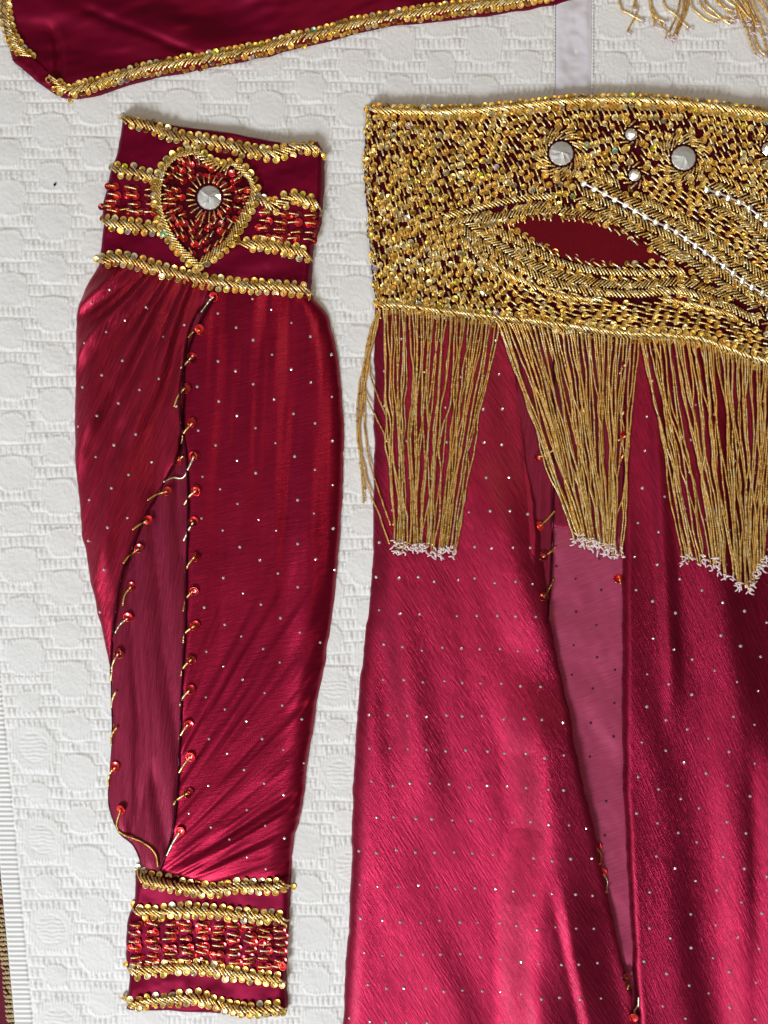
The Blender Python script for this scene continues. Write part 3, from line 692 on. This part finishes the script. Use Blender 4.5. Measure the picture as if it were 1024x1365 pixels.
# the ground of single stitches, each with its sequin, flowing along a field of directions
CP = np.array([(500, 200, .3, 1), (550, 180, .5, 1), (640, 200, .8, 1), (700, 170, .9, 1), (780, 160, .5, 1), (870, 160, .5, 1), (980, 170, .5, 1), (650, 250, .3, 1), (520, 300, .25, 1),
    (520, 380, .2, 1), (600, 350, .25, 1), (640, 390, .5, 1), (700, 410, 1, .45), (780, 420, 1, .2), (880, 430, 1, .2), (980, 450, 1, .25), (880, 280, 1, .7), (960, 340, 1, .6), (800, 250, .8, 1), (730, 262, .2, 1)], float)
acc = np.zeros((0, 2))
left_in = spline(LE, 3)
for yy_ in np.arange(150, 500, 2.6):
    for xx_ in np.arange(490, 1062, 2.6):
        x = xx_ + random.uniform(-1, 1); y = yy_ + random.uniform(-1, 1)
        if x < np.interp(y, left_in[:, 1], left_in[:, 0]) + 4 or busy(x, y): continue
        w = 1 / ((CP[:, 0] - x) ** 2 + (CP[:, 1] - y) ** 2 + 200) ** 1.5; d = (CP[:, 2:] * w[:, None]).sum(0); d /= np.hypot(*d)
        if len(acc):
            dx = acc - (x, y); al = dx @ d; ac = dx[:, 0] * d[1] - dx[:, 1] * d[0]
            if ((al / 13.5) ** 2 + (ac / 6.4) ** 2 < 1).any(): continue
        L = random.uniform(11.5, 14.5); x1, y1 = x + d[0] * L, y + d[1] * L
        if busy(x + d[0] * L * .6, y + d[1] * L * .6): L *= .6; x1, y1 = x + d[0] * L, y + d[1] * L
        acc = np.vstack([acc, (x, y)])
        stitch(G, x, y, x1, y1, lift=2.2, arch=1.6)
        random.random() < .85 and SEQ.append((x, y, .9, random.uniform(.76, .92)))
        if x < 660 and random.random() < .5: SEQ.append((x + random.uniform(-5, 5), y + random.uniform(4, 9), .3, .85))
# sequins turning over the left edge
for k, (x, y) in enumerate(resample(left_in, 34)): SEQ.append((x + 1.5, y, -4, .9)); stitch(G, x + 1, y, x + 5, y + 11, lift=1.2)
rows = G.build('bead_rows', M['gold_bead'], belt, kind='stuff')
SEQ_MAIN = SEQ[:]; random.shuffle(SEQ_MAIN)
for x, y, lf, sz in SEQ_MAIN: sequin(belt, belt, 'gold_sequin', x, y, float(zat(x, y)) + lf, .24, sz)

# fringe
def strand(root, x0, y0, x1, y1, lev, bulge=0, wig=1.0, pw=1.0, mat='fringe_bead', z_end=None):
    L = math.hypot(x1 - x0, y1 - y0); n = max(8, int(L / 4)); t = np.linspace(0, 1, n); sd = random.random() * 90
    x = x0 + (x1 - x0) * t ** pw + bulge * np.sin(np.pi * t); y = y0 + (y1 - y0) * t
    env = np.sin(np.pi * np.clip(t, 0, 1)) ** .5
    x = x + wig * (6.5 * vnoise(t * L / 95 + sd, sd, 1) + 2.6 * vnoise(t * L / 30 + sd, sd * 2, 2)) * env + .5 * vnoise(t * L / 7, sd, 3)
    zb = zat(x, y); k = 17; zb = np.convolve(np.pad(zb, k // 2, 'edge'), np.ones(k) / k, 'valid')
    z = zb + 1.8 + lev + .8 * vnoise(t * L / 40, sd, 4)
    g = beads(np.column_stack([x, y, z]), 1.5, 3.3, 5)
    return mesh_obj('bead_strand', *g, M[mat], root, rnd=per_bead(len(g[1]))), (x[-1], y[-1], z[-1])
TH = Acc()
def curl(x, y, z, n=3):
    for _ in range(n):
        a = random.uniform(0, 6.28); L = random.uniform(5, 9); t = np.linspace(0, 1, 8); c_ = random.uniform(-3.6, 3.6)
        ang = a + c_ * t; px = x + np.cumsum(np.cos(ang)) * L / 8; py = y + 1.5 + np.cumsum(np.sin(ang) * .8 + .25) * L / 8
        TH.add(*tube(np.column_stack([px, py, z + 1 + 2 * np.sin(t * 3)]), np.linspace(1.3, .8, 8), 4))
def tassel(x0a, x0b, ends, n, pw=1.0, lim=None, z_lv=4.5):
    """ends: polyline of where the strand ends lie"""
    E = resample(np.array(ends, float), 200)
    be = spline(BOTE)
    for k in range(n):
        f_ = (k + random.uniform(.15, .85)) / n; x0 = x0a + (x0b - x0a) * f_
        y0 = np.interp(x0, be[:, 0], be[:, 1]) - 3
        g = min(1, max(0, f_ + random.gauss(0, .07))); ex, ey = E[int(g * 199)]
        ey += random.uniform(-9, 6)
        _, p = strand(belt, x0, y0, ex, ey, random.uniform(0, z_lv), wig=random.uniform(.6, 1.2), pw=pw * random.uniform(.88, 1.12))
        curl(*p, n=random.choice((1, 2, 2, 3)))
tassel(508, 664, [(526, 728), (565, 733), (606, 734)], 44, 1.05)
tassel(657, 848, [(764, 716), (790, 727), (826, 738)], 52, .9)
tassel(846, 1100, [(904, 744), (945, 748), (972, 775), (988, 790), (1012, 745), (1045, 700)], 72, .95)
for (x1, y1, bl) in ((487, 655, -18), (485, 672, -13), (520, 700, -28), (519, 725, -34), (517, 560, -18), (516, 590, -22)):
    strand(belt, 505 + random.uniform(-2, 4), 415, x1, y1, random.uniform(.5, 2), bulge=bl, wig=.7)
strand(belt, 515, 415, 524, 700, 2, bulge=-3)
TH.build('thread_ends', M['thread'], belt, kind='stuff')

# ================================================================== 5. fringed band at the top right corner
band = thing('fringed_band', 'gold beaded fringe trailing onto the bedspread in the top right corner', 'fringe', 930, -60)
patch('band_cloth', band, M['velvet'], [(800, -150), (1110, -110)], [(800, -60), (1110, -20)], [(800, -150), (800, -60)], [(1110, -110), (1110, -20)],
      lambda X, Y, dl, dr, dt, db: 2.5 + 9 * e(dl, 8) * e(dr, 8) * e(dt, 8) * e(db, 8))
trim(band, [(800, -66), (950, -46), (1110, -26)]); trim(band, [(800, -140), (950, -120), (1110, -100)])
TH = Acc()
def tr_strand(pts, lev=1.0):
    q = spline(pts, 3); sd = random.random() * 50; s_ = np.linspace(0, length(q), len(q))
    q = q + np.column_stack([.9 * vnoise(s_ / 14, sd, 1), .9 * vnoise(s_ / 14, sd + 9, 2)])
    z = zat(q[:, 0], q[:, 1]); z = np.convolve(np.pad(z, 4, 'edge'), np.ones(9) / 9, 'valid') + 1.6 + lev
    g = beads(np.column_stack([q, z]), 1.5, 3.0, 5); mesh_obj('bead_strand', *g, M['fringe_bead'], band, rnd=per_bead(len(g[1]))); curl(q[-1][0], q[-1][1], z[-1], 2)
for pts in ([(818, -62), (826, 8), (838, 20), (856, 30)], [(850, -60), (846, 5), (848, 20), (835, 44)], [(842, -60), (846, -10), (843, 14)],
            [(860, -60), (864, 0), (870, 22), (888, 32)], [(865, -60), (866, 2), (876, 28), (889, 47)], [(880, -58), (884, 5), (900, 22), (916, 40)],
            [(905, -58), (904, 10), (896, 35), (886, 53)], [(909, -58), (909, 10), (902, 35), (895, 55)], [(912, -56), (913, 8), (906, 30), (898, 54)], [(890, -56), (868, 0), (872, 36)], [(915, -56), (916, 8), (908, 32), (901, 50)],
            [(918, -54), (920, 4), (932, 22), (945, 31), (956, 32)], [(935, -54), (938, 2), (952, 18), (975, 36)], [(930, -50), (932, 4), (950, 24), (972, 30)],
            [(945, -50), (950, -5), (965, 12), (980, 18)], [(955, -48), (962, -4), (978, 12), (984, 30)], [(965, -48), (975, 0), (990, 20), (998, 44)],
            [(975, -46), (985, 0), (1000, 28), (1006, 60), (1020, 76)], [(985, -46), (990, 5), (1005, 30), (1016, 50)], [(990, -44), (996, 0), (1012, 40), (1026, 82)]):
    tr_strand(pts, random.uniform(.3, 2.5))
for k in range(26):
    x = random.uniform(935, 1095); dx = random.uniform(20, 45); L = random.uniform(70, 125)
    tr_strand([(x, -46 + (x - 950) * .13), (x + dx * .25, -46 + L * .5), (x + dx * .7, -46 + L * .85), (x + dx, -46 + L + (x - 950) * .25)], random.uniform(.3, 4))
TH.build('thread_ends', M['thread'], band, kind='stuff')
flush_sequins()

# ================================================================== 6. bedspread (laid last: fine only where it can be seen)
bedspread = thing('bedspread', 'white cotton bedspread woven with puffed rounds, under all the costume pieces', 'bedspread', 512, 700)
def xe(Y):                                    # the left selvedge
    Y = np.asarray(Y, float)
    return np.where(Y > 1000, -16.8 + (Y - 1000) * .095, np.where(Y > 500, -16.8 + (Y - 1000) * .095 - (Y - 1000) ** 2 * .000075 * -1, -45.5 + (Y - 500) * .02))
def bed_h(X, Y):
    wob = 2.2 * fbm(X / 120, Y / 120, 2, 2)
    u = X - xe(Y) + wob; v = Y + 2.0 * fbm(X / 110, Y / 90, 5, 2) - .01 * X
    best = np.full(X.shape, 9.0); circ = np.full(X.shape, 99.0); bdx = np.zeros(X.shape); bdy = np.zeros(X.shape)
    c0 = np.round((u - 62) / 58)
    for dc in (-1, 0, 1):
        c = c0 + dc; cu = 62 + 58 * c; off = np.where(c % 2 == 0, 0, 32.0); special = (c % 7 == 0) & (v > 900)
        for big, ph in ((1, 0.0), (0, 61.0)):
            k = np.round((v - 20 - off - ph) / 122); cv = 20 + off + ph + 122 * k
            dx = u - cu; dy = v - cv
            rx = np.where(special, 33 if big else 18, 28 if big else 22.5); ry = np.where(special, 34 if big else 17, 27 if big else 21.5)
            d = np.maximum(np.abs(dy) / ry, np.abs(dx) / rx * .86 + np.abs(dy) / ry * .42)
            d = .55 * d + .45 * np.sqrt((dx / rx) ** 2 + (dy / ry) ** 2)
            m_ = d < best; best = np.where(m_, d, best); bdx = np.where(m_, dx, bdx); bdy = np.where(m_, dy, bdy)
            if big: circ = np.where(m_ & special, np.hypot(dx, dy), np.where(m_, 99, circ))
            else: circ = np.where(m_, 99, circ)
    cell = 1 - sm(.84, 1.0, best)
    dome = 1.1 * np.clip(1 - (best / 1.05) ** 2, 0, 1)
    # knots in the gaps: slanted commas in rows
    row = v / 15.2; ri = np.floor(row); rf = row - ri
    ph = (u + (ri % 2) * 3 + rf * 3.4) / 7.0; kf = ph - np.floor(ph)
    kn = (1 - np.exp(-((kf - .5) / .2) ** 2) * sm(.05, .2, rf) * sm(.8, .62, rf)) * (.35 + .65 * np.clip(np.sin(np.pi * np.clip(rf / .85, 0, 1)), 0, 1))
    ladder = -1.0 * np.exp(-((rf - .86) / .09) ** 2) + .7 * np.exp(-((rf - .03) / .08) ** 2)
    gap = 3.3 * kn * (.7 + .5 * vnoise(u / 7, v / 15, 3)) + ladder * .3
    # short gathers round each round
    rimm = np.exp(-((best - .86) / .09) ** 2)
    gath = .6 * np.sin(u * 2 * np.pi / 4.1 + bdy * .18) * rimm
    inner = np.where(circ < 19, .3 * np.sin(v * 2 * np.pi / 5.5 + 2 * vnoise(u / 9, v / 9, 1)) - .1, 0) - .45 * np.exp(-((circ - 19) / 1.8) ** 2)
    h = cell * (1.3 + dome + inner) + (1 - cell) * gap + gath + .5 * rimm * (np.abs(bdy) > 8)
    h = h + .28 * vnoise(X / 2.6, Y / 2.6, 6) + .5 * fbm(X / 30, Y / 30, 4)
    # ribbed selvedge
    uu = X - xe(Y); rib = np.sign(np.sin(Y * 2 * np.pi / 6.4)) * .5 + .9 * np.sin(Y * 2 * np.pi / 6.4)
    sel = sm(27, 24.5, uu); h = h * (1 - sel) + sel * (1.4 + .75 * rib * (.3 + .7 * sm(0, 4, uu)))
    h = h - 1.6 * np.exp(-((uu - 27) / 1.5) ** 2)
    # ground for the ribbon
    rb = sm(736, 739, X) * sm(791, 788, X) * sm(500, 490, Y); h = h * (1 - rb) + .4 * rb
    return h + 1.0 * fbm(X / 220, Y / 220, 7, 2)
ST_ = 1.3
NX = int(1700 / ST_); NY = int(1700 / ST_); TL = 24
NX = NX // TL * TL + 1; NY = NY // TL * TL + 1
T = np.linspace(0, 1, NX); Yg = -150 + np.arange(NY) * ST_
XL = xe(Yg)[:, None]; X = XL + np.arange(NX)[None] * ST_; Y = np.broadcast_to(Yg[:, None], X.shape).copy()
H = bed_h(X, Y)
edge = X - XL; H = H - 9 * (1 - e(edge, 5.0))
print('tris', sum(len(p.data.polygons) for p in bpy.data.objects if p.type == 'MESH'))
cov = zat(X, Y) > 2.6
vis = (X > -60) & (X < 1085) & (Y > -60) & (Y < 1425)
def allblock(mask):                           # per tile: all cells true
    m_ = mask[:-1, :-1].reshape((NY - 1) // TL, TL, (NX - 1) // TL, TL); return m_.all(axis=(1, 3))
tile_cov = allblock(cov); tile_out = allblock(~vis)
# erode covered tiles by one so that nothing coarse can be seen from the side
tc_ = tile_cov.copy(); tc_[1:-1, 1:-1] = tile_cov[1:-1, 1:-1] & tile_cov[:-2, 1:-1] & tile_cov[2:, 1:-1] & tile_cov[1:-1, :-2] & tile_cov[1:-1, 2:]
coarse = tc_ | tile_out
fm = ~np.repeat(np.repeat(coarse, TL, 0), TL, 1)
i = np.arange(NY - 1)[:, None] * NX + np.arange(NX - 1)[None]
fine = np.stack([i, i + 1, i + NX + 1, i + NX], -1)[fm]
ti, tj = np.nonzero(coarse); b0 = ti * TL * NX + tj * TL
cf = np.stack([b0, b0 + TL, b0 + TL * NX + TL, b0 + TL * NX], -1)
F = np.vstack([fine, cf]); used, inv = np.unique(F, return_inverse=True)
V = np.stack([X, Y, H], -1).reshape(-1, 3)[used]
mesh_obj('woven_cloth', V, inv.reshape(-1, 4), M['cotton'], bedspread)
# satin ribbon let into the weave
xs = np.linspace(740, 787, 24); ys = np.arange(-150, 480, 3.0); RX, RY = np.meshgrid(xs, ys)
RX = RX + 1.0 * vnoise(RY / 60, RY * 0, 1); uu = np.minimum(RX - 740, 787 - RX)
RH = 1.5 + 1.1 * np.clip(uu / 4, 0, 1) + 1.9 * fbm(RX / 24, RY / 16, 3) * np.clip(uu / 8, 0, 1)
mesh_obj('satin_ribbon', np.stack([RX, RY, RH], -1).reshape(-1, 3), grid_faces(*RX.shape), M['ribbon'], bedspread, label='smooth lilac white ribbon let into the weave')
A = Acc()
for y in np.arange(-140, 160, 4.6):
    for x in (738.5, 789.5): stitch(A, x + 1 * float(vnoise(y / 60, 0, 1)), y, x + .8, y + 3.4, lift=.6, arch=.6, r=1.0, pitch=2.2, zb=1.6)
A.build('ribbon_stitching', M['cotton'], bedspread, kind='stuff')

# ================================================================== 7. rug, floor, a speck
rug = thing('rug', 'burgundy wool rug with straw yellow knots showing past the bottom left bedspread edge', 'rug', -40, 1200)
gx_, gy_ = np.meshgrid(np.arange(-340, 140, 3.2), np.arange(-150, 1600, 3.2))
mesh_obj('pile', np.stack([gx_, gy_, -9 + .9 * np.sin(gy_ * 2 * np.pi / 6.4) + .6 * vnoise(gx_ / 4, gy_ / 4, 2) - 5 * (1 - e(gx_ + 340, 12))], -1).reshape(-1, 3), grid_faces(*gx_.shape), M['rug'], rug)
for kind, mat, n, o0, o1 in (('pale_knots', 'rug_pale', 700, -13, -2), ('dark_knots', 'rug_dark', 500, -6, 3)):
    A = Acc()
    for k in range(n):
        y = random.uniform(1000, 1440); o = random.uniform(o0, o1)
        if kind == 'pale_knots': y = round(y / 6.4) * 6.4 + random.uniform(-1, 1); o = random.choice((-11, -7.5, -4)) + random.uniform(-1, 1)
        x = -2 + (y - 1180) * .1 + o + (2 if kind == 'pale_knots' else 7)
        stitch(A, x, y - 1, x + 3, y + 1.5, lift=.6, arch=1, r=1.5, pitch=3.5, zb=-8.4)
    A.build(kind, M[mat], rug, kind='stuff')
me = bpy.data.meshes.new('floor'); me.from_pydata([(-3, -3, -.012), (3, -3, -.012), (3, 3, -.012), (-3, 3, -.012)], [], [(0, 1, 2, 3)])
me.materials.append(M['floor']); o = link(bpy.data.objects.new('floor', me)); o['kind'] = 'structure'
v, f = lathe(0, 0, 0, [(.3, -1), (1.6, -.4), (1.7, .4), (.9, 1.2), (.05, 1.4)], 8); v = v * [1, 1.35, 1]
c_, s_ = math.cos(.4), math.sin(.4); v = np.column_stack([v[:, 0] * c_ - v[:, 1] * s_, v[:, 0] * s_ + v[:, 1] * c_, v[:, 2]]) + [74, 247, 3.4]
sp = mesh_obj('seed', v, f, M['cord']); sp['label'] = 'tiny dark seed lying on the bedspread left of the heart cuff'; sp['category'] = 'seed'
